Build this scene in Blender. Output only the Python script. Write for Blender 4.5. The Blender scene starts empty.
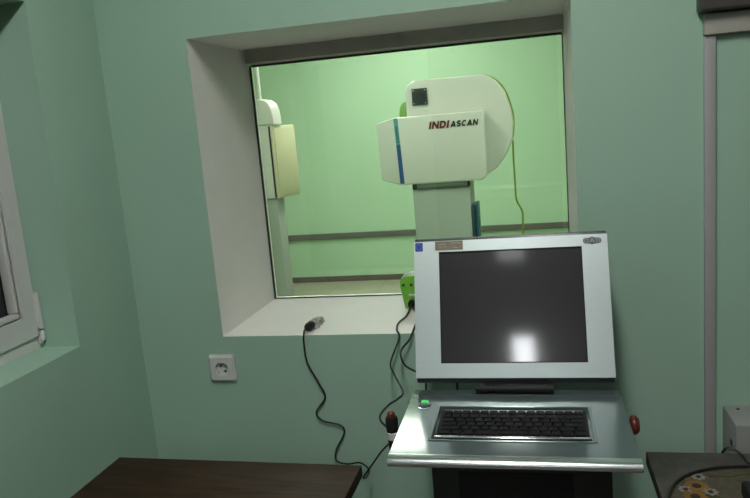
import bpy, bmesh, math, random
from mathutils import Vector, Matrix
random.seed(7)
EYE = 1.5                      # eye height: shapes below are given with z measured from eye level
S = bpy.context.scene
COL = S.collection
PI = math.pi

# ------------------------------------------------------------------ materials
def lin(r, g, b):
    f = lambda c: (c/255/12.92) if c/255 <= .04045 else ((c/255+.055)/1.055)**2.4
    return (f(r), f(g), f(b), 1)

def mat(name, col, rough=.5, metal=0., noise=0., scale=8., bump=0., bscale=120., spec=.5, coat=0., emit=None, estr=0.,
        stretch=None):
    m = bpy.data.materials.new(name); m.use_nodes = True
    nt = m.node_tree; b = nt.nodes['Principled BSDF']
    b.inputs['Base Color'].default_value = col
    b.inputs['Roughness'].default_value = rough
    b.inputs['Metallic'].default_value = metal
    b.inputs['Specular IOR Level'].default_value = spec
    b.inputs['Coat Weight'].default_value = coat
    if emit:
        b.inputs['Emission Color'].default_value = emit
        b.inputs['Emission Strength'].default_value = estr
    tc = nt.nodes.new('ShaderNodeTexCoord')
    vec = tc.outputs['Object']
    if stretch:
        mp = nt.nodes.new('ShaderNodeMapping'); mp.inputs['Scale'].default_value = stretch
        nt.links.new(vec, mp.inputs['Vector']); vec = mp.outputs['Vector']
    if noise:
        n = nt.nodes.new('ShaderNodeTexNoise'); n.inputs['Scale'].default_value = scale
        n.inputs['Detail'].default_value = 6
        nt.links.new(vec, n.inputs['Vector'])
        r = nt.nodes.new('ShaderNodeValToRGB')
        r.color_ramp.elements[0].position = .3; r.color_ramp.elements[1].position = .7
        r.color_ramp.elements[0].color = tuple(c*(1-noise) for c in col[:3])+(1,)
        r.color_ramp.elements[1].color = tuple(min(1, c*(1+noise)) for c in col[:3])+(1,)
        nt.links.new(n.outputs['Fac'], r.inputs['Fac']); nt.links.new(r.outputs['Color'], b.inputs['Base Color'])
    if bump:
        n2 = nt.nodes.new('ShaderNodeTexNoise'); n2.inputs['Scale'].default_value = bscale
        n2.inputs['Detail'].default_value = 4
        nt.links.new(vec, n2.inputs['Vector'])
        bp = nt.nodes.new('ShaderNodeBump'); bp.inputs['Strength'].default_value = bump
        bp.inputs['Distance'].default_value = .002
        nt.links.new(n2.outputs['Fac'], bp.inputs['Height']); nt.links.new(bp.outputs['Normal'], b.inputs['Normal'])
    return m

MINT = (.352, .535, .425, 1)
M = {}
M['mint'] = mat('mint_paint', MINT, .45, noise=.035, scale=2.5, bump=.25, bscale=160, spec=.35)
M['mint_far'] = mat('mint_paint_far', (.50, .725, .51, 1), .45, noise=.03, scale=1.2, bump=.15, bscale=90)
M['reveal'] = mat('white_plaster', (.86, .87, .83, 1), .5, noise=.03, scale=5, bump=.3, bscale=90)
M['rearwall'] = mat('brown_absorber', (.14, .115, .09, 1), .6, noise=.2, scale=5)  # made-up dark finish on the unseen walls, cuts bounce light
M['ceil_near'] = mat('ceiling_grey', (.45, .45, .43, 1), .8, noise=.02, scale=3)  # unseen ceiling, colour darkened to reduce bounce light
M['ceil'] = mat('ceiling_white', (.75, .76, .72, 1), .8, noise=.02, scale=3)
M['floor'] = mat('dark_linoleum', (.16, .13, .10, 1), .4, noise=.2, scale=6)
M['bar'] = mat('grey_bar', (.38, .37, .33, 1), .5, noise=.1, scale=14, bump=.2, bscale=60)
M['gasket'] = mat('black_gasket', (.02, .025, .02, 1), .5)
M['pvc'] = mat('white_pvc', (.60, .62, .60, 1), .35, noise=.02, scale=6)
M['boxpaint'] = mat('grey_white_paint', (.27, .285, .275, 1), .45, noise=.02, scale=10)
M['trunk'] = mat('grey_pvc', (.34, .345, .345, 1), .45, noise=.02, scale=10)
M['nightglass'] = mat('night_glass', (.012, .014, .016, 1), .06, spec=.6)
M['plastic_white'] = mat('white_plastic', (.62, .63, .62, 1), .35, noise=.015, scale=20)
M['hole'] = mat('dark_hole', (.012, .012, .012, 1), .6)
M['steel'] = mat('steel', (.6, .6, .6, 1), .3, 1.)
M['chrome'] = mat('chrome', (.8, .81, .82, 1), .16, 1.)
M['alu'] = mat('brushed_aluminium', (.575, .655, .65, 1), .36, .65, noise=.02, scale=60, stretch=(1, 12, 1), spec=.5)
M['tray'] = mat('grey_lacquer', (.115, .155, .157, 1), .15, .35, noise=.005, scale=30)
M['nose'] = mat('nose_highlight', (.55, .60, .60, 1), .25, .9)  # same metal as the tray, coloured brighter to paint the nose highlight
M['edge_dark'] = mat('dark_edge', (.045, .06, .06, 1), .35)
M['black'] = mat('black_plastic', (.012, .012, .013, 1), .55, noise=.1, scale=40, spec=.25)
M['pedestal'] = mat('black_steel', (.016, .016, .017, 1), .5, noise=.1, scale=12)
M['key'] = mat('key_black', (.006, .006, .007, 1), .55, spec=.12)
M['cable'] = mat('black_cable', (.012, .012, .013, 1), .5)
M['red'] = mat('red_plastic', (.25, .028, .02, 1), .4)
M['darkred'] = mat('red_button', (.12, .022, .016, 1), .4)
M['green'] = mat('green_plastic', (.16, .46, .04, 1), .4, noise=.06, scale=25)
M['padgreen'] = mat('soft_green', (.22, .42, .10, 1), .6, noise=.04, scale=12)
M['lamp_green'] = mat('green_lamp', (.01, .5, .06, 1), .3, emit=(.01, .6, .08, 1), estr=.22)
M['blue'] = mat('blue_sticker', (.012, .04, .33, 1), .4)
M['bluepale'] = mat('blue_print', (.1, .2, .6, 1), .4)
M['plate'] = mat('brass_plate', (.17, .15, .105, 1), .4, .3, noise=.25, scale=150)
M['plate_mark'] = mat('plate_print', (.30, .28, .21, 1), .4, .3)
M['badge'] = mat('badge_grey', (.12, .13, .145, 1), .4)
M['badge2'] = mat('badge_ring', (.30, .32, .34, 1), .4)
M['wood'] = mat('dark_wood', (.036, .019, .011, 1), .5, noise=.45, scale=9, stretch=(1, 9, 1), bump=.15, bscale=40, spec=.1)
M['stone'] = mat('mottled_laminate', (.055, .048, .042, 1), .45, noise=.6, scale=26, spec=.4)
M['cement'] = mat('rough_cement', (.40, .41, .38, 1), .9, noise=.5, scale=90, bump=1., bscale=200)
M['scan_white'] = mat('ivory_shell', (.66, .66, .62, 1), .35, noise=.015, scale=4)
M['scan_grey'] = mat('grey_column', (.36, .40, .36, 1), .4, noise=.03, scale=4)
M['beige'] = mat('beige_panel', (.54, .53, .34, 1), .5, noise=.03, scale=6)
M['beige_rim'] = mat('beige_rim', (.60, .58, .42, 1), .5)
M['stripe'] = mat('blue_stripe', (.008, .07, .24, 1), .4)
M['teal'] = mat('teal_print', (.08, .34, .36, 1), .4)
M['tealdark'] = mat('teal_dark_print', (.02, .09, .12, 1), .4)
M['slate'] = mat('blue_slate', (.02, .055, .08, 1), .3)
M['cord_green'] = mat('green_cord', (.26, .36, .05, 1), .5)
M['txt_red'] = mat('red_lettering', (.16, .012, .012, 1), .4)
M['txt_black'] = mat('black_lettering', (.02, .015, .02, 1), .4)
M['rail'] = mat('rail_grey', (.13, .125, .11, 1), .5, noise=.05, scale=10)
M['basebd'] = mat('brown_skirting', (.09, .07, .05, 1), .5, noise=.1, scale=8)
M['darkunit'] = mat('dark_brown_metal', (.06, .055, .05, 1), .5)
M['matrim'] = mat('black_rim', (.008, .008, .008, 1), .4)
M['matbase'] = mat('woven_tan', (.075, .062, .042, 1), .6, noise=.35, scale=60)
M['petal_y'] = mat('yellow_petal', (.19, .10, .014, 1), .5, noise=.2, scale=50)
M['petal_w'] = mat('white_petal', (.22, .22, .21, 1), .5)
M['petal_c'] = mat('brown_centre', (.02, .009, .007, 1), .6)
M['leaf'] = mat('leaf_print', (.05, .08, .02, 1), .6)
M['lamp_body'] = mat('lamp_housing', (.7, .7, .7, 1), .4)

def lamp_mat(name, col, s):
    m = bpy.data.materials.new(name); m.use_nodes = True; nt = m.node_tree
    nt.nodes.remove(nt.nodes['Principled BSDF'])
    e = nt.nodes.new('ShaderNodeEmission'); e.inputs['Color'].default_value = col; e.inputs['Strength'].default_value = s
    nt.links.new(e.outputs[0], nt.nodes['Material Output'].inputs['Surface']); return m
L_A = lamp_mat('tube_light_rear', (.95, .98, 1., 1), 17.)
L_C = lamp_mat('tube_light_middle', (.95, .98, 1., 1), 2.5)
L_B = lamp_mat('tube_light_front', (1., .985, .94, 1), 28.5)
L_G = lamp_mat('scan_lights_near_glass', (1., 1., .97, 1), 17.)
L_F = lamp_mat('tube_light_scan_room', (1., 1., .98, 1), 12.)

def screen_mat():
    m = mat('lcd_screen', (.022, .022, .023, 1), .075, spec=.9)
    nt = m.node_tree; b = nt.nodes['Principled BSDF']
    b2 = nt.nodes.new('ShaderNodeBsdfPrincipled')
    b2.inputs['Base Color'].default_value = (.026, .026, .027, 1); b2.inputs['Roughness'].default_value = .3
    mx = nt.nodes.new('ShaderNodeMixShader'); mx.inputs[0].default_value = .5
    nt.links.new(b.outputs[0], mx.inputs[1]); nt.links.new(b2.outputs[0], mx.inputs[2])
    nt.links.new(mx.outputs[0], nt.nodes['Material Output'].inputs['Surface']); return m
M['screen'] = screen_mat()

def glass_mat():
    m = bpy.data.materials.new('lead_glass'); m.use_nodes = True; nt = m.node_tree
    nt.nodes.remove(nt.nodes['Principled BSDF'])
    t = nt.nodes.new('ShaderNodeBsdfTransparent'); t.inputs['Color'].default_value = (.93, .972, .895, 1)
    g = nt.nodes.new('ShaderNodeBsdfGlossy'); g.inputs['Roughness'].default_value = 0.0
    f = nt.nodes.new('ShaderNodeFresnel'); f.inputs['IOR'].default_value = 1.6
    mx = nt.nodes.new('ShaderNodeMixShader')
    nt.links.new(f.outputs[0], mx.inputs[0]); nt.links.new(t.outputs[0], mx.inputs[1]); nt.links.new(g.outputs[0], mx.inputs[2])
    nt.links.new(mx.outputs[0], nt.nodes['Material Output'].inputs['Surface']); return m
M['glass'] = glass_mat()

def tile_mat():
    m = mat('beige_tiles', (.42, .40, .30, 1), .3)
    nt = m.node_tree; b = nt.nodes['Principled BSDF']
    tc = nt.nodes.new('ShaderNodeTexCoord'); mp = nt.nodes.new('ShaderNodeMapping')
    mp.inputs['Rotation'].default_value = (0, 0, .0)
    br = nt.nodes.new('ShaderNodeTexBrick'); br.offset = 0
    br.inputs['Scale'].default_value = 1; br.inputs['Brick Width'].default_value = .45; br.inputs['Row Height'].default_value = .45
    br.inputs['Mortar Size'].default_value = .004
    br.inputs['Color1'].default_value = (.44, .41, .31, 1); br.inputs['Color2'].default_value = (.40, .38, .28, 1)
    br.inputs['Mortar'].default_value = (.25, .23, .17, 1)
    nt.links.new(tc.outputs['Object'], mp.inputs['Vector']); nt.links.new(mp.outputs[0], br.inputs['Vector'])
    nt.links.new(br.outputs['Color'], b.inputs['Base Color']); return m
M['tiles'] = tile_mat()

# ------------------------------------------------------------------ object helpers
BASE = {}                      # object name -> world point that its mesh coordinates are relative to
def tagset(o, label=None, cat=None, group=None, kind=None):
    if label: o['label'] = label
    if cat: o['category'] = cat
    if group: o['group'] = group
    if kind: o['kind'] = kind
    return o

def thing(name, loc, label, cat, group=None):
    o = bpy.data.objects.new(name, None); COL.objects.link(o)
    w = Vector((loc[0], loc[1], loc[2]+EYE)); o.location = w; o.empty_display_size = .05
    BASE[o.name] = w
    return tagset(o, label, cat, group)

def obj(name, bm, mats, parent=None, smooth=35, label=None, base=None):
    if not isinstance(mats, (list, tuple)): mats = [mats]
    bmesh.ops.recalc_face_normals(bm, faces=bm.faces)
    for v in bm.verts: v.co.z += EYE
    if parent is not None: w = BASE[parent.name]
    elif base: w = Vector((base[0], base[1], base[2]+EYE))
    else:
        xs = [v.co.x for v in bm.verts]; ys = [v.co.y for v in bm.verts]; zs = [v.co.z for v in bm.verts]
        w = Vector(((min(xs)+max(xs))/2, (min(ys)+max(ys))/2, min(zs)))
    for v in bm.verts: v.co -= w
    me = bpy.data.meshes.new(name); bm.to_mesh(me); bm.free()
    for m in mats: me.materials.append(m)
    if smooth:
        me.shade_smooth(); me.set_sharp_from_angle(angle=math.radians(smooth))
    o = bpy.data.objects.new(name, me); COL.objects.link(o)
    if parent is not None: o.parent = parent
    else: o.location = w
    BASE[o.name] = w
    if label: o['label'] = label
    return o

def struct(name, bm, mats, parent=None, smooth=0):
    o = obj(name, bm, mats, parent, smooth)
    if parent is None: o['kind'] = 'structure'
    return o

def B(): return bmesh.new()

def box(bm, x0, x1, y0, y1, z0, z1, bev=0., seg=2, mi=0, M4=None):
    vs = [bm.verts.new((x, y, z)) for x in (x0, x1) for y in (y0, y1) for z in (z0, z1)]
    fs = [bm.faces.new([vs[i] for i in q]) for q in ((0, 1, 3, 2), (4, 6, 7, 5), (0, 4, 5, 1), (2, 3, 7, 6), (0, 2, 6, 4), (1, 5, 7, 3))]
    for f in fs: f.material_index = mi
    geom = set(vs)
    if bev:
        es = list({e for f in fs for e in f.edges})
        r = bmesh.ops.bevel(bm, geom=es, offset=bev, segments=seg, affect='EDGES', profile=.5)
        geom = set(v for f in r['faces'] for v in f.verts) | set(v for v in vs if v.is_valid)
        for f in r['faces']: f.material_index = mi
    if M4 is not None:
        for v in geom: v.co = M4 @ v.co
    return bm

def cyl(bm, p0, p1, r0, r1=None, seg=24, mi=0, cap=True):
    r1 = r0 if r1 is None else r1
    p0 = Vector(p0); p1 = Vector(p1); a = (p1-p0).normalized()
    u = a.orthogonal().normalized(); w = a.cross(u)
    A = []; C = []
    for i in range(seg):
        t = 2*PI*i/seg; d = u*math.cos(t)+w*math.sin(t)
        A.append(bm.verts.new(p0+d*r0)); C.append(bm.verts.new(p1+d*r1))
    for i in range(seg):
        j = (i+1) % seg
        bm.faces.new((A[i], A[j], C[j], C[i])).material_index = mi
    if cap:
        bm.faces.new(A[::-1]).material_index = mi; bm.faces.new(C).material_index = mi
    return bm

def lathe(bm, prof, p, axis, seg=28, mi=0):
    """prof: list of (radius, distance along axis) from p"""
    p = Vector(p); a = Vector(axis).normalized(); u = a.orthogonal().normalized(); w = a.cross(u)
    rings = []
    for r, h in prof:
        if r < 1e-6: rings.append([bm.verts.new(p+a*h)])
        else: rings.append([bm.verts.new(p+a*h+(u*math.cos(2*PI*i/seg)+w*math.sin(2*PI*i/seg))*r) for i in range(seg)])
    for k in range(len(rings)-1):
        A, C = rings[k], rings[k+1]
        for i in range(seg):
            j = (i+1) % seg
            if len(A) == 1 and len(C) == 1: continue
            if len(A) == 1: f = bm.faces.new((A[0], C[j], C[i]))
            elif len(C) == 1: f = bm.faces.new((A[i], A[j], C[0]))
            else: f = bm.faces.new((A[i], A[j], C[j], C[i]))
            f.material_index = mi
    if len(rings[0]) > 1: bm.faces.new(rings[0][::-1]).material_index = mi
    if len(rings[-1]) > 1: bm.faces.new(rings[-1]).material_index = mi
    return bm

def prism(bm, pts, fn, d0, d1, mi=0, bev=0., seg=2):
    """extrude outline pts (2d) between d0 and d1; fn(u,v,d) -> point"""
    A = [bm.verts.new(fn(u, v, d0)) for u, v in pts]; C = [bm.verts.new(fn(u, v, d1)) for u, v in pts]
    n = len(pts); fs = [bm.faces.new(A), bm.faces.new(C[::-1])]
    for i in range(n):
        j = (i+1) % n; fs.append(bm.faces.new((A[i], C[i], C[j], A[j])))
    for f in fs: f.material_index = mi
    if bev:
        es = list(fs[0].edges)
        r = bmesh.ops.bevel(bm, geom=es, offset=bev, segments=seg, affect='EDGES', profile=.5)
        for f in r['faces']: f.material_index = mi
    return bm

def spline(pts, n=8):
    P = [Vector(p) for p in pts]; P = [2*P[0]-P[1]]+P+[2*P[-1]-P[-2]]; out = []
    for i in range(1, len(P)-2):
        a, b, c, d = P[i-1:i+3]
        for k in range(n):
            t = k/n
            out.append(.5*((2*b)+(c-a)*t+(2*a-5*b+4*c-d)*t*t+(3*b-a-3*c+d)*t**3))
    out.append(P[-2]); return out

def tube(bm, pts, r, seg=10, smooth=8, mi=0):
    Q = spline(pts, smooth) if smooth else [Vector(p) for p in pts]
    t = (Q[1]-Q[0]).normalized(); u = t.orthogonal().normalized(); rings = []
    for i, q in enumerate(Q):
        t = (Q[min(i+1, len(Q)-1)]-Q[max(i-1, 0)]).normalized()
        u = (u-t*u.dot(t)).normalized(); w = t.cross(u)
        rings.append([bm.verts.new(q+(u*math.cos(2*PI*k/seg)+w*math.sin(2*PI*k/seg))*r) for k in range(seg)])
    for A, C in zip(rings, rings[1:]):
        for k in range(seg):
            j = (k+1) % seg; bm.faces.new((A[k], A[j], C[j], C[k])).material_index = mi
    bm.faces.new(rings[0][::-1]).material_index = mi; bm.faces.new(rings[-1]).material_index = mi
    return bm

def holed_slab(bm, fn, o, h, d0, d1, mi_reveal=0):
    """slab with a rectangular hole. o/h=(u0,u1,v0,v1); fn(u,v,d)->point; reveal faces get material mi_reveal"""
    def rect(r, d): return [bm.verts.new(fn(u, v, d)) for u, v in ((r[0], r[2]), (r[1], r[2]), (r[1], r[3]), (r[0], r[3]))]
    O0, H0, O1, H1 = rect(o, d0), rect(h, d0), rect(o, d1), rect(h, d1)
    for i in range(4):
        j = (i+1) % 4
        bm.faces.new((O0[i], O0[j], H0[j], H0[i])); bm.faces.new((O1[i], H1[i], H1[j], O1[j]))
        bm.faces.new((H0[i], H0[j], H1[j], H1[i])).material_index = mi_reveal
        bm.faces.new((O0[i], O1[i], O1[j], O0[j]))
    return bm

def rrect(u0, u1, v0, v1, r, n=5):
    pts = []
    for cx, cy, a in ((u1-r, v1-r, 0), (u0+r, v1-r, PI/2), (u0+r, v0+r, PI), (u1-r, v0+r, 3*PI/2)):
        for k in range(n+1):
            t = a+PI/2*k/n; pts.append((cx+r*math.cos(t), cy+r*math.sin(t)))
    return pts

XZ = lambda u, v, d: Vector((u, d, v))       # outline in the plane of the window wall
XY = lambda u, v, d: Vector((u, v, d))
YZ = lambda u, v, d: Vector((d, u, v))

# ------------------------------------------------------------------ the setting
WL = -1.145; WY = 1.81; GY = 2.245; FY = 2.27
Z0 = -1.5; ZC = 1.25; XR = 2.1; YB = -4.2
FX0, FX1, FB = -4.2, 2.1, 6.65
struct('wall_front', holed_slab(B(), XZ, (WL-.4, XR, Z0, ZC), (-.883, .112, -.56, .271), WY, FY, 1), [M['mint'], M['reveal']])
struct('wall_left', holed_slab(B(), YZ, (YB, WY, Z0, ZC), (.55, 1.53, -.492, .357), WL, WL-.26, 0), [M['mint']])
struct('wall_right', box(B(), XR, XR+.15, YB, WY, Z0, ZC), M['rearwall'])
struct('wall_rear', box(B(), WL-.2, XR+.15, YB-.15, YB, Z0, ZC), M['rearwall'])
struct('floor', box(B(), WL-.3, XR+.15, YB-.15, FY, Z0-.1, Z0), M['floor'])
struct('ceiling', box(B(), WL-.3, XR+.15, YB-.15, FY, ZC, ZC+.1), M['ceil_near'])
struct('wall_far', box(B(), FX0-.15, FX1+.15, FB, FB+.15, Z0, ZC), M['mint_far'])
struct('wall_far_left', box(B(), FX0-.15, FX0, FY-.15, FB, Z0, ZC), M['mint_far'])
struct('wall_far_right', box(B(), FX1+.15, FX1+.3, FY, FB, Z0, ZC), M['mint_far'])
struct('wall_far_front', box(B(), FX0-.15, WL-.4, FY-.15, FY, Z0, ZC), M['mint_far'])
struct('floor_far', box(B(), FX0-.15, FX1+.3, FY, FB+.15, Z0-.1, Z0), M['tiles'])
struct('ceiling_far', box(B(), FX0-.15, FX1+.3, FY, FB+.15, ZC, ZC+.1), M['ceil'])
struct('baseboard_far', box(B(), FX0, FX1, FB-.015, FB, Z0, Z0+.055, .003), M['basebd'])
struct('trim_1', box(B(), FX0, FX1, FB-.03, FB, -1.065, -1.010, .006), M['rail'])

# observation window: lead glass, dark gasket, boxed-in bar above
w = thing('window_2', (-.386, GY, -.56), None, None); w['kind'] = 'structure'
obj('glass_pane', box(B(), -.8825, .1115, GY, GY+.010, -.5598, .2708), M['glass'], w, 0)
bm = B()
box(bm, -.8828, -.877, GY-.006, GY-.0005, -.5598, .225); box(bm, .109, .1118, GY-.006, GY-.0005, -.5598, .225)
box(bm, -.877, .109, GY-.006, GY-.0005, -.5598, -.5565); box(bm, -.877, .109, GY-.006, GY-.0005, .222, .2295)
obj('gasket', bm, M['gasket'], w, 0)
obj('header_bar', box(B(), -.868, .1115, GY-.075, GY-.0005, .2285, .2708, .002), M['bar'], w, 0, 'grey boxed bar across the top of the glass')

# left window, PVC
w = thing('window_1', (WL-.12, 1.04, -.492), None, None); w['kind'] = 'structure'
fx = WL-.125
obj('window_frame', holed_slab(B(), YZ, (.551, 1.529, -.4915, .3565), (.60, 1.48, -.435, .31), fx+.014, fx-.06), M['pvc'], w, 0)
s = obj('sash', holed_slab(B(), YZ, (.565, 1.515, -.457, .33), (.608, 1.472, -.400, .274), fx+.022, fx+.0142), M['pvc'], w, 0)
bm = B()
for (a0, a1, b0, b1) in ((.609, 1.471, -.399, -.385), (.609, 1.471, .259, .273), (.609, .623, -.385, .259), (1.457, 1.471, -.385, .259)):
    box(bm, fx-.012, fx+.014, a0, a1, b0, b1, .005)
obj('glazing_bead', bm, M['pvc'], s, 30)
obj('pane', box(B(), fx-.028, fx-.0125, .612, 1.468, -.396, .270), M['nightglass'], w, 0, label='dark night pane')
bm = B()
cyl(bm, (fx+.028, 1.5205, -.440), (fx+.028, 1.5205, -.345), .0062)
box(bm, fx+.0222, fx+.029, 1.5135, 1.5165, -.435, -.35)
h = obj('hinge', bm, M['pvc'], w)
bm = B(); lathe(bm, [(.0068, 0), (.0068, .022), (.005, .025), (0, .026)], (fx+.028, 1.5205, -.470), (0, 0, 1))
box(bm, fx+.0155, fx+.027, 1.5165, 1.5245, -.480, -.458, .002)
obj('hinge_cap', bm, M['plastic_white'], h)

# ------------------------------------------------------------------ ceiling lights
def lamp(x, y, z, lx, ly, m, label, group):
    t = thing('ceiling_light', (x, y, z), label, 'ceiling light', group)
    bm = B(); box(bm, x-lx/2-.02, x+lx/2+.02, y-ly/2-.02, y+ly/2+.02, z-.045, z, .006)
    obj('housing', bm, M['lamp_body'], t)
    obj('diffuser', box(B(), x-lx/2, x+lx/2, y-ly/2, y+ly/2, z-.056, z-.0455), m, t, 0)
lamp(-.12, -3.2, ZC, .17, 1.25, L_A, 'long ceiling tube light at the rear of the control room', 'control room lights')
lamp(-.12, .42, ZC, .17, .9, L_B, 'ceiling tube light overhead near the window wall', 'control room lights')
lamp(-.15, -.75, ZC, .17, .9, L_C, 'ceiling tube light in the middle of the control room', 'control room lights')
lamp(-1.06, 5.2, ZC, .46, 1.3, L_F, 'ceiling light behind the scanner in the next room', 'scan room lights')
lamp(.95, 3.35, ZC, .3, .9, L_G, 'added light at the right of the glass in the next room', 'scan room lights')  # unseen lamp, added to brighten the left window jamb and sill
lamp(-1.25, 2.9, ZC, .3, .9, L_G, 'ceiling light near the glass in the next room', 'scan room lights')

# ------------------------------------------------------------------ scanner behind the glass
SY = 4.0
t = thing('x_ray_scanner', (-.49, 4.25, Z0), 'white scanner with a rounded head on a grey column behind the glass', 'scanner')
bm = B(); box(bm, -.85, -.13, 3.95, 4.7, Z0, Z0+.06, .015)
obj('base', bm, M['scan_grey'], t)
bm = B(); box(bm, -.668, -.336, 4.03, 4.34, Z0+.06, -.375, .008)
col = obj('column', bm, M['scan_grey'], t)
bm = B(); box(bm, -.660, -.341, 4.035, 4.33, -.373, -.33, .003)
obj('column_collar', bm, M['scan_grey'], col)
bm = B(); box(bm, -.667, -.642, 4.022, 4.029, -.380, -.345); box(bm, -.349, -.336, 4.022, 4.029, -.380, -.345)
box(bm, -.64, -.349, 4.0245, 4.0292, -.384, -.380)
obj('rail_slot', bm, M['hole'], col)
bm = B(); box(bm, -.3355, -.322, 4.03, 4.20, -1.2, -.492, .002)
obj('side_rail', bm, M['slate'], col)
bm = B(); box(bm, -.3215, -.300, 4.05, 4.20, -1.2, -.486, .002)
obj('side_cover', bm, M['teal'] if False else M['tealdark'], col)
# D-shaped head plate
hp = [(-.667, -.30), (-.667, .160)]
for k in range(1, 7):
    a = PI-PI/2*k/6; hp.append((-.667+.062+.062*math.cos(a), .162+.062*math.sin(a)))
hp += [(-.235, .224), (-.200, .212), (-.160, .183), (-.122, .133), (-.091, .040), (-.079, -.040), (-.090, -.135), (-.128, -.222), (-.180, -.288), (-.255, -.330)]
HP = [(u*1.03, v*1.03+(.008 if v > .05 else 0)) for u, v in hp]
bm = B(); prism(bm, HP, XZ, 4.13, 4.36, bev=.012, seg=3)
hd = obj('head_plate', bm, M['scan_white'], t, 30)
# front housing with a tapered left end
def hx(xl, ztop, zbot, y): return [(xl, y, ztop), (xl, y, zbot)]
bm = B()
F = [bm.verts.new(p) for p in ((-.742, SY, .037), (-.2385, SY, .037), (-.2385, SY, -.328), (-.262, SY, -.348), (-.728, SY, -.348))]
Lf = [bm.verts.new(p) for p in ((-.858, SY+.05, .012), (-.850, SY+.05, -.315))]
Bk = [bm.verts.new(p) for p in ((-.742, SY+.128, .037), (-.2385, SY+.128, .037), (-.2385, SY+.128, -.328), (-.262, SY+.128, -.348), (-.728, SY+.128, -.348))]
Lb = [bm.verts.new(p) for p in ((-.858, SY+.128, .012), (-.850, SY+.128, -.315))]
for q in ((F[0], F[4], F[3], F[2], F[1]), (F[0], Lf[0], Lf[1], F[4]), (F[0], F[1], Bk[1], Bk[0]), (F[1], F[2], Bk[2], Bk[1]),
          (F[2], F[3], Bk[3], Bk[2]), (F[3], F[4], Bk[4], Bk[3]), (F[0], Bk[0], Lb[0], Lf[0]), (F[4], Lf[1], Lb[1], Bk[4]),
          (Lf[0], Lb[0], Lb[1], Lf[1]), (Bk[0], Bk[1], Bk[2], Bk[3], Bk[4]), (Bk[0], Bk[4], Lb[1], Lb[0])):
    bm.faces.new(q)
bmesh.ops.recalc_face_normals(bm, faces=bm.faces)
bmesh.ops.bevel(bm, geom=list(bm.edges), offset=.008, segments=3, affect='EDGES', profile=.5)
fh = obj('front_housing', bm, M['scan_white'], t, 30)
def strip(u0, u1, a, b):     # slanted band on the front face
    f = lambda s: -.745+.014*s
    return [(f(a)+u0, .036-.381*a), (f(a)+u1, .036-.381*a), (f(b)+u1, .036-.381*b), (f(b)+u0, .036-.381*b)]
bm = B(); prism(bm, strip(0, .024, .01, .985), XZ, SY-.0015, SY+.004, 0)
obj('blue_stripe', bm, M['stripe'], fh, 0, 'blue stripe')
bm = B(); prism(bm, strip(.0005, .0235, .012, .40), XZ, SY-.003, SY-.0016, 0)
st = obj('stripe_label', bm, M['teal'], fh, 0, 'teal upper end of the stripe')
bm = B()
for k in range(6): prism(bm, strip(.006, .018, .13+.042*k, .13+.042*k+.024), XZ, SY-.0042, SY-.0031)
obj('printed_marks', bm, M['tealdark'], st, 0)
bm = B(); box(bm, -.648, -.560, 4.118, 4.1295, .098, .193, .003)
sw = obj('sensor_window', bm, M['hole'], hd, 30, 'black square sensor window')
bm = B(); lathe(bm, [(.034, 0), (.034, .004), (.028, .006), (.024, .003), (0, .003)], (-.604, 4.1179, .1455), (0, -1, 0))
obj('sensor_lens', bm, M['black'], sw)
for dx in (-.034, .034):
    for dz in (-.037, .037): obj('screw', cyl(B(), (-.604+dx, 4.1179, .1455+dz), (-.604+dx, 4.115, .1455+dz), .004, seg=10), M['steel'], sw)
# green pad peeping out behind the left edge of the head
bm = B(); prism(bm, [(-.745, .03), (-.742, .07), (-.735, .10), (-.722, .122), (-.69, .13), (-.60, .13), (-.60, .03)], XZ, 4.20, 4.30, bev=.006)
obj('green_pad', bm, M['padgreen'], t, 30, 'green pad')
# green cord around the rim and hanging down
bm = B()
rim = [(u*1.035+.0, 4.375, v*1.035+.012) for u, v in hp[4:]]
rim = [(-.61, 4.375, .236), (-.56, 4.375, .246), (-.5, 4.375, .240), (-.4, 4.375, .236), (-.31, 4.375, .242)] + [p for p in rim if p[0] > -.30]
tube(bm, rim[:-2], .006)
obj('rim_cord', bm, M['cord_green'], t, 60, 'yellowish green cord along the rim')
bm = B(); tube(bm, [(-.085*1.08, 4.38, -.155), (-.094, 4.40, -.25), (-.092, 4.42, -.40), (-.088, 4.42, -.52), (-.055, 4.42, -.60), (-.058, 4.42, -.72), (-.06, 4.42, -1.1), (-.12, 4.42, -1.43)], .006)
obj('hanging_cord', bm, M['cord_green'], t, 60, 'green cord hanging from the head')

def ribbon(bm, pts, tk, fn):
    """flat stroke of width tk along 2d pts with mitred corners"""
    P = [Vector(p) for p in pts]; L = []
    for i, p in enumerate(P):
        a = (P[i]-P[i-1]).normalized() if i else (P[1]-P[0]).normalized()
        b_ = (P[i+1]-P[i]).normalized() if i < len(P)-1 else a
        n = Vector((-a.y-b_.y, a.x+b_.x)).normalized(); c_ = max(.45, n.dot(Vector((-a.y, a.x))))
        L.append((p+n*tk/2/c_, p-n*tk/2/c_))
    for d in (0, 1):
        V = [[bm.verts.new(fn(q.x, q.y, d)) for q in pr] for pr in L]
        for A, C in zip(V, V[1:]): bm.faces.new((A[0], A[1], C[1], C[0]) if d else (A[0], C[0], C[1], A[1]))
k_ = .25                                     # stroke width relative to the letter height
e_ = k_/2
def earc(cx, cy, rx, ry, a0, a1, n=8): return [(cx+rx*math.cos(math.radians(a0+(a1-a0)*i/n)), cy+ry*math.sin(math.radians(a0+(a1-a0)*i/n))) for i in range(n+1)]
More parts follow.
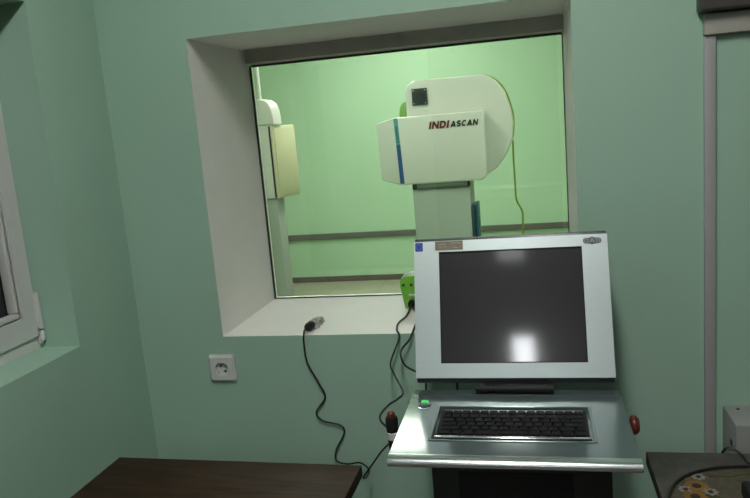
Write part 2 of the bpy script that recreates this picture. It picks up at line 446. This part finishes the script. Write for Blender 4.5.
GL = {'I': (.27, [[(e_+.01, 0), (e_+.01, 1)]]),
      'N': (.92, [[(e_, 0), (e_, 1)], [(e_, .93), (.92-e_, .07)], [(.92-e_, 0), (.92-e_, 1)]]),
      'D': (.86, [[(e_, 0), (e_, 1)], [(e_, 1-e_)]+earc(.36, .5, .86-.36-e_, .5-e_, 90, -90, 10)+[(e_, e_)]]),
      'A': (.98, [[(e_*.9, 0), (.49, .97)], [(.98-e_*.9, 0), (.49, .97)], [(.26, .27), (.72, .27)]]),
      'S': (.84, [earc(.42, .70, .29, .20, 20, 270, 9)[:-1]+earc(.42, .30, .30, .20, 90, -160, 9)]),
      'C': (.88, [earc(.46, .5, .46-e_, .5-e_*.9, 42, 318, 14)])}
def lettering(body, x0, z0, width, height, y, m, parent, shear=.22, gap=.12):
    tot = sum(GL[c][0] for c in body)+gap*(len(body)-1); sx = width/(tot+shear)
    x = 0; bm = B()
    for c in body:
        for st_ in GL[c][1]:
            ribbon(bm, st_, k_, lambda u, v, d: Vector((x0+(x+u+shear*v)*sx, y-.0012*d, z0+v*height)))
        x += GL[c][0]+gap
    return obj('lettering', bm, m, parent, 0)
lettering('INDI', -.546, -.043, .120, .042, SY-.0012, M['txt_red'], fh)
lettering('ASCAN', -.424, -.040, .158, .033, SY-.0012, M['txt_black'], fh)

# ------------------------------------------------------------------ detector stand at the left behind the glass
a14 = math.radians(-13.9)
D = Matrix.Translation((-1.722, 4.6, 0)) @ Matrix.Rotation(a14, 4, 'Z')   # local x = facing right, y = along the plate (away)
t = thing('detector_stand', (-1.73, 4.72, Z0), 'beige panel detector on a grey post at the left behind the glass', 'detector stand')
obj('base', box(B(), -.30, .12, -.1, .5, Z0, Z0+.04, .01, M4=D), M['scan_grey'], t)
obj('post', box(B(), -.13, -.012, .03, .12, Z0+.04, -.435, .006, M4=D), M['scan_grey'], t)
obj('detector_housing', box(B(), -.20, -.012, .005, .27, -.435, .062, .008, M4=D), M['scan_white'], t)
obj('seam', box(B(), -.0118, .007, .012, .262, -.43, .055, M4=D), M['hole'], t, 0)
pn = obj('panel_rim', box(B(), .0072, .028, -.002, .278, -.438, .062, .008, M4=D), M['beige_rim'], t)
obj('panel', box(B(), .0282, .036, .010, .268, -.428, .045, .004, M4=D), M['beige'], pn)
bm = B()
prism(bm, [(-.26, .070), (.045, .070), (.042, .12), (.035, .17), (.018, .208), (-.012, .232), (-.055, .243), (-.26, .245)],
      lambda u, v, d: D @ Vector((u, d, v)), .0, .10, bev=.008, seg=3)
obj('tube_cover', bm, M['scan_white'], t, 40, 'white rounded cover')
bm = B(); cyl(bm, D @ Vector((-.068, .03, .24)), D @ Vector((-.068, .03, ZC-.001)), .014)
obj('pole', bm, M['scan_white'], t)

# ------------------------------------------------------------------ wall socket
t = thing('wall_socket', (-.896, WY-.0005, -.692), 'white square wall socket on the green wall below the window', 'socket')
X0, ZM = -.8945, -.6535
NS = 48; CXS, CZS, RS = X0+.0005, ZM-.0015, .0205
bm = B(); rings = []
def sqr(h, a): m_ = max(abs(math.cos(a)), abs(math.sin(a))); return (X0+h*math.cos(a)/m_, ZM+h*math.sin(a)/m_)
for h, y in ((.0405, WY-.0005), (.0405, WY-.006), (.0395, WY-.0075), (.0345, WY-.0115), (.0335, WY-.012)):
    rings.append([bm.verts.new((u, y, v)) for u, v in (sqr(h, 2*PI*(k+.5)/NS) for k in range(NS))])
for r_, y in ((RS, WY-.012), (RS-.0008, WY-.003)):
    rings.append([bm.verts.new((CXS+r_*math.cos(2*PI*(k+.5)/NS), y, CZS+r_*math.sin(2*PI*(k+.5)/NS))) for k in range(NS)])
for A, C in zip(rings, rings[1:]):
    for k in range(NS): bm.faces.new((A[k], A[(k+1) % NS], C[(k+1) % NS], C[k]))
obj('frame', bm, M['plastic_white'], t, 20)
ins = obj('insert', cyl(B(), (CXS, WY-.0005, CZS), (CXS, WY-.0032, CZS), RS-.0012, seg=36), M['plastic_white'], t, 30)
for s in (-1, 1):
    c = Vector((CXS+s*.0062, WY-.0033, CZS-s*.0080)); obj('contact_hole', cyl(B(), c, c+Vector((0, -.0008, 0)), .0036, seg=14), M['hole'], ins)
for s in (-1, 1): obj('earth_clip', box(B(), -.003, .003, WY-.010, WY-.0034, s*.0165-.0015, s*.0165+.0015, M4=Matrix.Translation((CXS, 0, CZS)) @ Matrix.Rotation(math.radians(55), 4, 'Y')), M['steel'], ins, 0)

# ------------------------------------------------------------------ sill: plaster patch, plug and cords
bm = B(); cx, cy = -.634, 1.912
N = 22; ring = []
rnd = [random.uniform(.75, 1.2) for _ in range(N)]
top = [bm.verts.new((cx+.022*rnd[i]*math.cos(2*PI*i/N), cy+.058*rnd[i]*math.sin(2*PI*i/N), -.5597)) for i in range(N)]
mid = [bm.verts.new((cx+.018*rnd[i]*math.cos(2*PI*i/N), cy+.045*rnd[i]*math.sin(2*PI*i/N), -.544-random.uniform(0, .004))) for i in range(N)]
ce = bm.verts.new((cx, cy, -.5405))
for i in range(N):
    j = (i+1) % N; bm.faces.new((top[i], top[j], mid[j], mid[i])); bm.faces.new((mid[i], mid[j], ce))
bm.faces.new(top[::-1])
o = obj('plaster_patch', bm, M['cement']); tagset(o, 'rough grey plaster patch around the cable hole on the white sill', 'plaster patch')

c = thing('power_cord', (-.60, 1.79, -1.0), 'thin black cord running from the sill hole down the green wall', 'cord')
bm = B()
tube(bm, [(-.634, 1.836, -.546), (-.637, 1.818, -.546), (-.637, 1.803, -.558), (-.638, 1.802, -.582), (-.634, 1.802, -.638), (-.606, 1.802, -.699), (-.592, 1.802, -.741),
          (-.622, 1.802, -.785), (-.606, 1.802, -.811), (-.556, 1.802, -.824), (-.546, 1.802, -.848), (-.574, 1.800, -.900),
          (-.573, 1.795, -.930), (-.540, 1.79, -.936), (-.501, 1.78, -.926), (-.472, 1.76, -.936), (-.464, 1.70, -.925), (-.462, 1.66, -.905), (-.428, 1.64, -.855),
          (-.385, 1.61, -.795), (-.33, 1.55, -.74), (-.24, 1.47, -.72)], .0025)
obj('cord', bm, M['cable'], c, 60)
bm = B(); lathe(bm, [(.004, 0), (.010, .004), (.0125, .012), (.0125, .030), (.010, .038), (.006, .042)], (-.630, 1.872, -.5455), (-.12, -1, -.02))
obj('plug', bm, M['black'], c)

# green device on the sill behind the monitor
t = thing('router', (-.375, 2.03, -.56), 'small green plastic box on the sill half hidden by the monitor', 'router')
pts = [(-.380, -.559), (-.391, -.48), (-.392, -.466), (-.385, -.455), (-.367, -.448), (-.335, -.445), (-.305, -.448), (-.286, -.455), (-.280, -.475), (-.290, -.559)]
pts = [(u*1.033, -.56+(v+.56)*.90) for u, v in pts]
bm = B(); prism(bm, pts, XZ, 2.065, 2.10, bev=.006, seg=3)
obj('front_shell', bm, M['green'], t, 40)
bm = B(); prism(bm, [(u*1.0-.0, v+.003 if v > -.5 else v) for u, v in pts], XZ, 2.1005, 2.125, bev=.004, seg=2)
obj('back_shell', bm, M['plastic_white'], t, 40, 'white back shell')
for x in (-.3925, -.368, -.327): obj('port', cyl(B(), (x, 2.0655, -.485), (x, 2.0625, -.485), .0042, seg=14), M['hole'], t)
bm = B(); box(bm, -.378, -.341, 2.061, 2.065, -.520, -.513, .001)
obj('label_bar', bm, M['plastic_white'], t)
bm = B(); cyl(bm, (-.370, 2.066, -.541), (-.370, 2.05, -.543), .011, seg=16)
obj('socket', bm, M['black'], t)

o = obj('hand_switch_cable', tube(B(), [(-.370, 2.05, -.543), (-.372, 1.97, -.555), (-.384, 1.90, -.556), (-.374, 1.82, -.552), (-.364, 1.795, -.568), (-.388, 1.77, -.628), (-.366, 1.70, -.634),
                               (-.316, 1.55, -.622), (-.312, 1.47, -.607), (-.322, 1.42, -.600), (-.338, 1.40, -.614), (-.337, 1.392, -.626), (-.323, 1.388, -.639)], .0025), M['cable'], smooth=60)
tagset(o, 'black cable looping from the green box on the sill to the hand switch', 'cable')
o = obj('data_cable', tube(B(), [(-.366, 2.05, -.547), (-.34, 1.97, -.555), (-.330, 1.90, -.555), (-.322, 1.83, -.540), (-.335, 1.79, -.570), (-.358, 1.77, -.598), (-.345, 1.74, -.622), (-.318, 1.71, -.628), (-.285, 1.70, -.64), (-.275, 1.64, -.66), (-.262, 1.60, -.74), (-.24, 1.57, -.80), (-.2, 1.51, -.80)], .0028), M['cable'], smooth=60)
tagset(o, 'black cable dropping from the green box behind the monitor edge', 'cable')

# ------------------------------------------------------------------ control console (tray, pedestal)
tx0, tx1 = -.2785, .166
t = thing('control_console', (-.05, 1.4, Z0), 'grey metal console with a keyboard tray on a black pedestal', 'console')
kx0, kx1, ky0, ky1, kd = -.208, .094, 1.252, 1.408, .012
ZT = -.6
bm = B()
# profile of the tray in YZ, from top back over the nose to the underside
nose = [(1.192, ZT)] + [(1.187-.0165*math.sin(a), ZT-.0105+.0105*math.cos(a)) for a in [PI*k/10 for k in range(1, 10)]] + [(1.192, ZT-.021)]
prof = [(1.520, ZT-.006), (1.478, ZT)] + nose + [(1.520, ZT-.021)]
Av = [bm.verts.new((tx0, y, z)) for y, z in prof]; Cv = [bm.verts.new((tx1, y, z)) for y, z in prof]
for i in range(len(prof)):
    j = (i+1) % len(prof)
    if i == 1: continue
    bm.faces.new((Av[i], Av[j], Cv[j], Cv[i])).material_index = 1 if 2 <= i <= 11 else 0
bm.faces.new(Av); bm.faces.new(Cv[::-1])
hole = [bm.verts.new(p) for p in ((kx0, ky1, ZT), (kx0, ky0, ZT), (kx1, ky0, ZT), (kx1, ky1, ZT))]
holb = [bm.verts.new((v.co.x, v.co.y, ZT-kd)) for v in hole]
out = [Av[1], Av[2], Cv[2], Cv[1]]
for i in range(4):
    j = (i+1) % 4
    bm.faces.new((out[i], out[j], hole[j], hole[i])); bm.faces.new((hole[i], hole[j], holb[j], holb[i]))
bm.faces.new(holb)
tr = obj('tray', bm, [M['tray'], M['nose']], t, 40)
# thin raised lip around the keyboard recess
bm = B()
for (a0, a1, b0, b1) in ((kx0-.005, kx1+.005, ky1, ky1+.005), (kx0-.005, kx1+.005, ky0-.005, ky0), (kx0-.005, kx0, ky0, ky1), (kx1, kx1+.005, ky0, ky1)):
    box(bm, a0, a1, b0, b1, ZT+.0002, ZT+.002, .0006, 1)
obj('recess_lip', bm, M['tray'], tr)
bm = B(); box(bm, -.13, .05, 1.40, 1.49, -.652, ZT-.0265); box(bm, -.262, .158, 1.36, 1.46, -.652, ZT-.0265, .003)
obj('side_box', bm, M['edge_dark'], t)
bm = B(); box(bm, -.212, .124, 1.255, 1.50, Z0+.08, ZT-.0268 if False else -.653, .006)
pd = obj('pedestal', bm, M['pedestal'], t)
bm = B(); box(bm, -.160, .054, 1.2515, 1.2545, Z0+.14, -.665, .001)
obj('front_panel', bm, M['black'], pd)
bm = B()
cyl(bm, (.03, 1.2508, -1.0), (.03, 1.246, -1.0), .008)
obj('panel_lock', bm, M['steel'], pd)
for x in (-.19, .096):
    for y in (1.28, 1.475):
        bm = B(); cyl(bm, (x-.012, y, Z0+.032), (x+.012, y, Z0+.032), .0315, seg=24)
        cb = obj('caster', bm, M['black'], t)
        bm = B(); box(bm, x-.017, x+.017, y-.015, y+.015, Z0+.065, Z0+.0795, .002)
        obj('caster_fork', bm, M['steel'], cb)
# green lit rocker and its marking ring
bm = B(); lathe(bm, [(.0125, 0), (.0125, .002), (.0105, .003)], (-.243, 1.420, ZT+.0002), (0, 0, 1))
rg = obj('switch_bezel', bm, M['badge'], tr)
bm = B(); prism(bm, rrect(-.2505, -.2355, 1.415, 1.430, .003, 4), XY, ZT+.0034, ZT+.0065, bev=.001)
obj('switch_lamp', bm, M['lamp_green'], rg, 40, 'lit green push button')
bm = B()
for k in range(12):
    a, b_ = PI+PI*k/12, PI+PI*(k+1)/12
    q = [bm.verts.new((-.243+r*math.cos(x), 1.403+r*.8*math.sin(x), ZT+z)) for x in (a, b_) for r, z in ((.0105, .0002), (.0075, .0002))]
    q2 = [bm.verts.new(v.co+Vector((0, 0, .001))) for v in q]
    bm.faces.new((q[0], q[2], q2[2], q2[0])); bm.faces.new((q[1], q2[1], q2[3], q[3])); bm.faces.new((q2[0], q2[2], q2[3], q2[1]))
obj('ring_mark', bm, M['chrome'], tr, 40)
# red mushroom stop button on the right side, clip for the hand switch on the left side
bm = B(); cyl(bm, (.158, 1.395, -.630), (.172, 1.395, -.630), .010)
eb = obj('stop_button_collar', bm, M['edge_dark'], t)
bm = B(); lathe(bm, [(.011, 0), (.018, .003), (.0195, .007), (.0185, .013), (.013, .018), (0, .0195)], (.1725, 1.395, -.630), (1, 0, 0))
obj('stop_button', bm, M['darkred'], eb, 50, 'red mushroom button')
bm = B(); box(bm, -.2955, -.2625, 1.375, 1.405, -.662, -.648, .002)
box(bm, -.316, -.286, 1.315, 1.380, -.6295, -.613, .003) if False else None
obj('switch_bracket', bm, M['pvc'], t)
# hand switch in its clip
HX, HYY = -.311, 1.39
t2 = thing('hand_switch', (HX, HYY, -.70), 'dark hand switch with red button clipped to the left of the console', 'hand switch')
bm = B(); lathe(bm, [(.006, 0), (.0105, .006), (.0115, .02), (.0125, .05), (.0135, .078), (.0135, .092), (.0115, .097)], (HX, HYY, -.712), (-.02, 0, 1))
hb = obj('grip', bm, M['black'], t2)
bm = B(); lathe(bm, [(.0085, 0), (.0085, .007), (.006, .011), (0, .012)], (HX-.002, HYY, -.6145), (-.02, 0, 1))
obj('push_button', bm, M['darkred'], t2, 50, 'red push button')
bm = B(); lathe(bm, [(.0135, 0), (.0146, .001), (.0146, .015), (.0135, .016)], (HX-.0005, HYY, -.664), (-.02, 0, 1))
obj('band', bm, M['pvc'], hb, 40, 'white band')

# ------------------------------------------------------------------ keyboard in the recess
t = thing('keyboard', (-.056, 1.33, ZT-kd), 'black compact keyboard with a silver front bar set into the console tray', 'keyboard')
kx0 += .003; kx1 -= .003; ky0 += .007; ky1 -= .006
bm = B(); box(bm, kx0+.002, kx1-.002, ky0+.012, ky1-.002, ZT-kd+.0003, ZT-.004, .002)
kb = obj('body', bm, M['black'], t)
bm = B(); box(bm, kx0+.001, kx1-.001, ky0+.0035, ky0+.0115, ZT-kd+.0003, ZT+.0012, .002, 3)
obj('front_bar', bm, M['chrome'], t, 50, 'silver bar')
bm = B(); box(bm, kx0+.008, kx1-.008, ky1-.011, ky1-.0035, ZT-.0038, ZT-.0015, .0008, 1)
obj('back_bar', bm, M['alu'], t, 50)
rows = [[1]*15, [1]*13+[2], [1.5]+[1]*12+[1.5], [1.75]+[1]*11+[2.25], [2.25]+[1]*10+[1.75, 1], [1.25, 1.25, 1.25, 5.5, 1.25, 1, 1, 1.25, 1.25]]
ux0, ux1 = kx0+.008, kx1-.008; uy0, uy1 = ky0+.0155, ky1-.0135
meshes = {}
rh = (uy1-uy0)/len(rows)
for r, row in enumerate(rows):
    tot = sum(row); x = ux0; yy = uy1-(r+1)*rh
    for wk in row:
        wd = (ux1-ux0)*wk/tot
        key = round(wd, 4)
        if key not in meshes:
            bm = B(); v0 = [(-wd/2+.0009, -rh/2+.0009), (wd/2-.0009, -rh/2+.0009), (wd/2-.0009, rh/2-.0009), (-wd/2+.0009, rh/2-.0009)]
            A = [bm.verts.new((a, b_, 0)) for a, b_ in v0]; C = [bm.verts.new((a*.88 if wk < 3 else a*.97, b_*.85, .006)) for a, b_ in v0]
            bm.faces.new(A[::-1]); bm.faces.new(C)
            for i in range(4): bm.faces.new((A[i], A[(i+1) % 4], C[(i+1) % 4], C[i]))
            me = bpy.data.meshes.new('key'); bm.to_mesh(me); bm.free(); me.materials.append(M['key']); meshes[key] = me
        o = bpy.data.objects.new('key', meshes[key]); COL.objects.link(o); o.parent = t
        o.location = Vector((x+wd/2, yy+rh/2, ZT-.0038+EYE))-BASE[t.name]
        x += wd

# ------------------------------------------------------------------ monitor
tau = math.radians(20)
O = Vector((0, 1.51, -.574)); U = Vector((0, math.sin(tau), math.cos(tau))); Nn = Vector((0, -math.cos(tau), math.sin(tau)))
MP = lambda u, v, d: O+Vector((u, 0, 0))+U*v-Nn*d          # d = depth behind the front face
mx0, mx1, mv1 = -.2745, .161, .316
t = thing('monitor', (-.056, 1.52, -.598), 'silver framed monitor with a black screen tilted back on the console', 'monitor')
bm = B()
def ring(bm, o, h, d0, d1): return holed_slab(bm, MP, o, h, d0, d1)
ring(bm, (mx0, mx1, .0, mv1), (-.216, .1055, .033, .290), 0, .012)
bz = obj('bezel', bm, M['alu'], t, 0)
bm = B(); prism(bm, [(-.2165, .0325), (.106, .0325), (.106, .2905), (-.2165, .2905)], MP, .0035, .0115)
obj('screen', bm, M['screen'], t, 0, 'black glossy screen')
bm = B()
for (a0, a1, b0, b1) in ((-.2162, -.2135, .033, .290), (.103, .1057, .033, .290), (-.2135, .103, .033, .0355), (-.2135, .103, .2875, .290)):
    prism(bm, [(a0, b0), (a1, b0), (a1, b1), (a0, b1)], MP, .0006, .0034)
obj('screen_gasket', bm, M['black'], bz, 0)
bm = B(); prism(bm, rrect(mx0, mx1, -.011, mv1+.0095, .004, 3), MP, .0122, .05, bev=.003)
obj('back_frame', bm, M['edge_dark'], t, 40, 'dark rear frame')
bm = B(); prism(bm, rrect(-.22, .11, .03, .29, .01, 3), MP, .0452, .085, bev=.012)
obj('back_cover', bm, M['black'], t, 40)
# badge: capsule with a larger middle
bc, bv = .1285, .3015
pts = []
def arc(cx, cy, r, a0, a1, n): return [(cx+r*math.cos(math.radians(a0+(a1-a0)*k/n)), cy+r*math.sin(math.radians(a0+(a1-a0)*k/n))) for k in range(n+1)]
pts = arc(bc+.0135, bv, .0062, -90, 90, 10)+arc(bc, bv, .0084, 48, 132, 6)+arc(bc-.0135, bv, .0062, 90, 270, 10)+arc(bc, bv, .0084, 228, 312, 6)
bm = B(); prism(bm, pts, MP, -.0016, -.0002)
bd = obj('badge', bm, M['badge'], bz, 0, 'dark grey emblem')
bm = B()
def ringmark(bm, cx, cy, ro, ri, n=20):
    for k in range(n):
        a, b_ = 2*PI*k/n, 2*PI*(k+1)/n
        q = [bm.verts.new(MP(cx+r*math.cos(x), cy+r*math.sin(x), -.0022)) for x, r in ((a, ri), (b_, ri), (b_, ro), (a, ro))]
        bm.faces.new(q)
for cx, ro in ((bc-.0125, .0046), (bc+.0125, .0046)): ringmark(bm, cx, bv, ro, ro-.0016)
for q in ([(-.0052, -.0045), (-.0034, -.0045), (.0009, .0052), (-.0009, .0052)], [(.0052, -.0045), (.0034, -.0045), (-.0009, .0052), (.0009, .0052)], [(-.003, -.0018), (.003, -.0018), (.0022, -.0002), (-.0022, -.0002)]):
    bm.faces.new([bm.verts.new(MP(bc+a, bv+b_, -.0022)) for a, b_ in q])
obj('emblem_relief', bm, M['badge2'], bd, 0)
bm = B(); prism(bm, rrect(-.2715, -.2535, .293, .3135, .002, 3), MP, -.0006, -.0001)
sk = obj('sticker', bm, M['blue'], bz, 0, 'small blue square sticker')
bm = B(); ringmark(bm, -.2625, .3032, .0068, .0056); bm.faces.new([bm.verts.new(MP(-.2625+a, .3032+b_, -.001)) for a, b_ in ((-.0035, -.001), (.0035, -.001), (.0035, .001), (-.0035, .001))])
for v in bm.verts: v.co += Nn*-.0010
obj('sticker_print', bm, M['bluepale'], sk, 0)
bm = B(); prism(bm, rrect(-.2245, -.1595, .2935, .3150, .001, 2), MP, -.0008, -.0001)
npl = obj('nameplate', bm, M['plate'], bz, 0, 'small brownish metal plate')
bm = B()
for (a0, a1, b0) in ((-.2165, -.198, .307), (-.2165, -.198, .301), (-.186, -.165, .309), (-.183, -.170, .298)):
    bm.faces.new([bm.verts.new(MP(u, v, -.0012)) for u, v in ((a0, b0), (a1, b0), (a1, b0+.0016), (a0, b0+.0016))])
obj('plate_print', bm, M['plate_mark'], npl, 0)
# hinge blocks joining monitor and tray
bm = B(); cyl(bm, (-.138, 1.487, -.5905), (-.104, 1.487, -.5905), .0085); cyl(bm, (-.094, 1.487, -.5905), (.030, 1.487, -.5905), .0095)
cyl(bm, (-.104, 1.487, -.5905), (-.094, 1.487, -.5905), .006)
obj('hinge_barrel', bm, M['black'], t)
bm = B(); box(bm, -.12, .02, 1.489, 1.55, -.596, -.585, .002); box(bm, -.11, .01, 1.53, 1.56, -.59, -.53, .003)
obj('hinge_arm', bm, M['black'], t)
obj('monitor_cable', tube(B(), [(-.185, 1.56, -.565), (-.187, 1.555, -.59), (-.186, 1.55, -.63), (-.18, 1.53, -.72), (-.15, 1.51, -.80)], .0028), M['cable'], t, 60)

# ------------------------------------------------------------------ side tables
def table(name, x0, x1, y0, y1, h, label, m, thick, apron):
    t = thing(name, ((x0+x1)/2, (y0+y1)/2, Z0), label, 'table')
    bm = B(); box(bm, x0, x1, y0, y1, h-thick, h, .003, 2)
    obj('tabletop', bm, m, t, 40)
    bm = B(); i = .03
    for (a0, a1, b0, b1) in ((x0+i, x1-i, y1-i-.02, y1-i), (x0+i, x1-i, y0+i, y0+i+.02), (x0+i, x0+i+.02, y0+i+.02, y1-i-.02), (x1-i-.02, x1-i, y0+i+.02, y1-i-.02)):
        box(bm, a0, a1, b0, b1, h-thick-apron, h-thick-.0002)
    obj('apron', bm, m, t, 0)
    for a in (x0+.05, x1-.10):
        for b_ in (y0+.05, y1-.10):
            bm = B(); box(bm, a, a+.05, b_, b_+.05, Z0, h-thick-.0002, .004)
            obj('leg', bm, m, t, 40)
    return t
wt = table('wooden_table', -1.025, -.405, .80, 1.437, -.75, 'dark brown wooden table in the corner below the socket', M['wood'], .028, .07)
wt.rotation_euler.z = math.radians(-1.0)
table('side_table', .221, 1.05, .85, 1.525, -.75, 'dark mottled table right of the console', M['stone'], .03, .07)

# oval tray with sunflowers
TZ = -.7498; tcx, tcy, trx, tryy = .478, 1.205, .254, .249
def sup(r, n=64, e=3.0):
    out = []
    for k in range(n):
        a = 2*PI*k/n; c_, s_ = math.cos(a), math.sin(a)
        out.append((tcx+(trx+r)*math.copysign(abs(c_)**(2/e), c_), tcy+(tryy+r)*math.copysign(abs(s_)**(2/e), s_)))
    return out
t = thing('serving_tray', (tcx, tcy, TZ), 'oval tray with a black rim and sunflower decoration on the right table', 'tray')
bm = B(); prism(bm, sup(0), XY, TZ, TZ+.004)
obj('tray_base', bm, M['matbase'], t, 0)
bm = B(); pr = [(p[0], p[1], TZ+.006) for p in sup(.001)]; tube(bm, pr+[pr[0]], .004, 10, 3)
obj('rim', bm, M['matrim'], t, 60)
def flower(bm, cx, cy, r, n, mp, z, rc):
    for k in range(n):
        a = 2*PI*k/n; d = Vector((math.cos(a), math.sin(a), 0)); s_ = Vector((-d.y, d.x, 0)); c_ = Vector((cx, cy, z+.0003*(k % 2)))
        v = [c_+d*rc*.6, c_+d*r*.68+s_*r*.27, c_+d*r, c_+d*r*.68-s_*r*.27]
        A = [bm.verts.new(p) for p in v]; C = [bm.verts.new(p+Vector((0, 0, .0005))) for p in v]
        bm.faces.new(C).material_index = mp
        for i in range(4): bm.faces.new((A[i], A[(i+1) % 4], C[(i+1) % 4], C[i])).material_index = mp
    lathe(bm, [(rc, 0), (rc*.9, .0014), (0, .0018)], (cx, cy, z), (0, 0, 1), 16, 2)
z = TZ+.0042
FM = [M['petal_y'], M['petal_w'], M['petal_c'], M['leaf']]
for cx, cy in ((.292, 1.371), (.281, 1.331), (.62, 1.1), (.66, 1.16)):
    bm = B(); flower(bm, cx, cy, .024, 14, 0, z, .0095); obj('sunflower_print', bm, FM, t, 0, 'yellow sunflower')
for cx, cy in ((.303, 1.408), (.269, 1.357), (.313, 1.350), (.60, 1.05)):
    bm = B(); flower(bm, cx, cy, .015, 8, 1, z, .005); obj('daisy_print', bm, FM, t, 0, 'small white flower')
bm = B(); flower(bm, .277, 1.402, .012, 7, 0, z, .001); obj('orange_leaf_print', bm, FM, t, 0)
for (a, b_) in (((.325, 1.411), (.43, 1.424)), ((.30, 1.335), (.33, 1.33))):
    pts = [(a[0]+(b_[0]-a[0])*k/6, a[1]+(b_[1]-a[1])*k/6+.004*math.sin(k*2.1), z+.0006) for k in range(7)]
    bm = B(); tube(bm, pts, .0016, 6, 3, 3); obj('vine_print', bm, FM, t, 0)

t = thing('black_case', (.40, 1.29, TZ+.0042), 'black object at the right edge on the sunflower tray', 'case')
bm = B(); box(bm, .364, .46, 1.24, 1.345, TZ+.0046, TZ+.034, .006, 3); obj('shell', bm, M['black'], t, 40)
bm = B(); box(bm, .375, .45, 1.25, 1.335, TZ+.0342, TZ+.037, .001); obj('lid', bm, M['pedestal'], t, 40)
o = obj('table_cord', tube(B(), [(.372, 1.535, -.90), (.374, 1.532, -.78), (.381, 1.524, -.742), (.395, 1.517, -.738), (.407, 1.506, -.742), (.413, 1.485, -.747), (.416, 1.470, -.7468), (.44, 1.466, -.7468), (.50, 1.47, -.7468)], .0027), M['cable'], smooth=60)
tagset(o, 'short black cord looping over the back edge of the right table', 'cord')

# ------------------------------------------------------------------ right: cable duct, dark unit, white wall box
t = thing('cable_duct', (.42, WY-.0005, -1.40), 'narrow grey cable duct running up the green wall at the right', 'cable duct')
bm = B(); box(bm, .4035, .4285, WY-.012, WY-.0005, -1.45, .1415, .0015)
obj('vertical_duct', bm, M['trunk'], t, 40)
bm = B(); box(bm, .4025, .98, WY-.020, WY-.0005, .142, .187, .0015)
obj('horizontal_duct', bm, M['bar'], t, 40, 'wider darker duct along the top')
t = thing('wall_unit', (.72, WY-.0005, .187), 'dark brown boxy unit fixed high at the right edge of the wall', 'wall unit')
bm = B(); box(bm, .388, 1.10, WY-.052, WY-.0005, .192, .60, .006, 3); obj('casing', bm, M['darkunit'], t, 40)
bm = B(); box(bm, .42, 1.07, WY-.058, WY-.0522, .25, .57, .003); obj('front_cover', bm, M['darkunit'], t, 40)

t = thing('wall_box', (.70, WY-.0005, -1.05), 'white box on the wall above the right table', 'box')
bm = B(); box(bm, .447, .95, 1.69, WY-.0005, -1.05, -.762, .003); obj('casing', bm, M['boxpaint'], t, 40)
bm = B(); cyl(bm, (.476, 1.785, -.7618), (.476, 1.785, -.7605), .004, seg=12); obj('top_screw', bm, M['hole'], t, 40)
bm = B(); box(bm, .4458, .4468, 1.72, 1.735, -.83, -.815); obj('side_slot', bm, M['hole'], t, 0)

# ------------------------------------------------------------------ world, camera, colour
wd = bpy.data.worlds.new('World'); S.world = wd; wd.use_nodes = True
wd.node_tree.nodes['Background'].inputs[0].default_value = (.01, .012, .016, 1)
wd.node_tree.nodes['Background'].inputs[1].default_value = .3

pitch, roll, yaw, f = .172383, .0836724, -.2247127, 703.34
fwd = Vector((math.sin(yaw)*math.cos(pitch), math.cos(yaw)*math.cos(pitch), -math.sin(pitch)))
r = Vector((math.cos(yaw), -math.sin(yaw), 0)); d = fwd.cross(r)
r2 = r*math.cos(roll)+d*math.sin(roll); d2 = -r*math.sin(roll)+d*math.cos(roll)
cam = bpy.data.cameras.new('Camera'); co = bpy.data.objects.new('Camera', cam); COL.objects.link(co)
up = -d2; bk = -fwd
co.matrix_world = Matrix(((r2.x, up.x, bk.x, 0), (r2.y, up.y, bk.y, 0), (r2.z, up.z, bk.z, EYE), (0, 0, 0, 1)))
cam.sensor_fit = 'HORIZONTAL'; cam.sensor_width = 36; cam.lens = f/750*36; cam.clip_start = .02
S.camera = co
S.view_settings.view_transform = 'Standard'; S.view_settings.look = 'None'
S.view_settings.exposure = .9; S.view_settings.gamma = 1
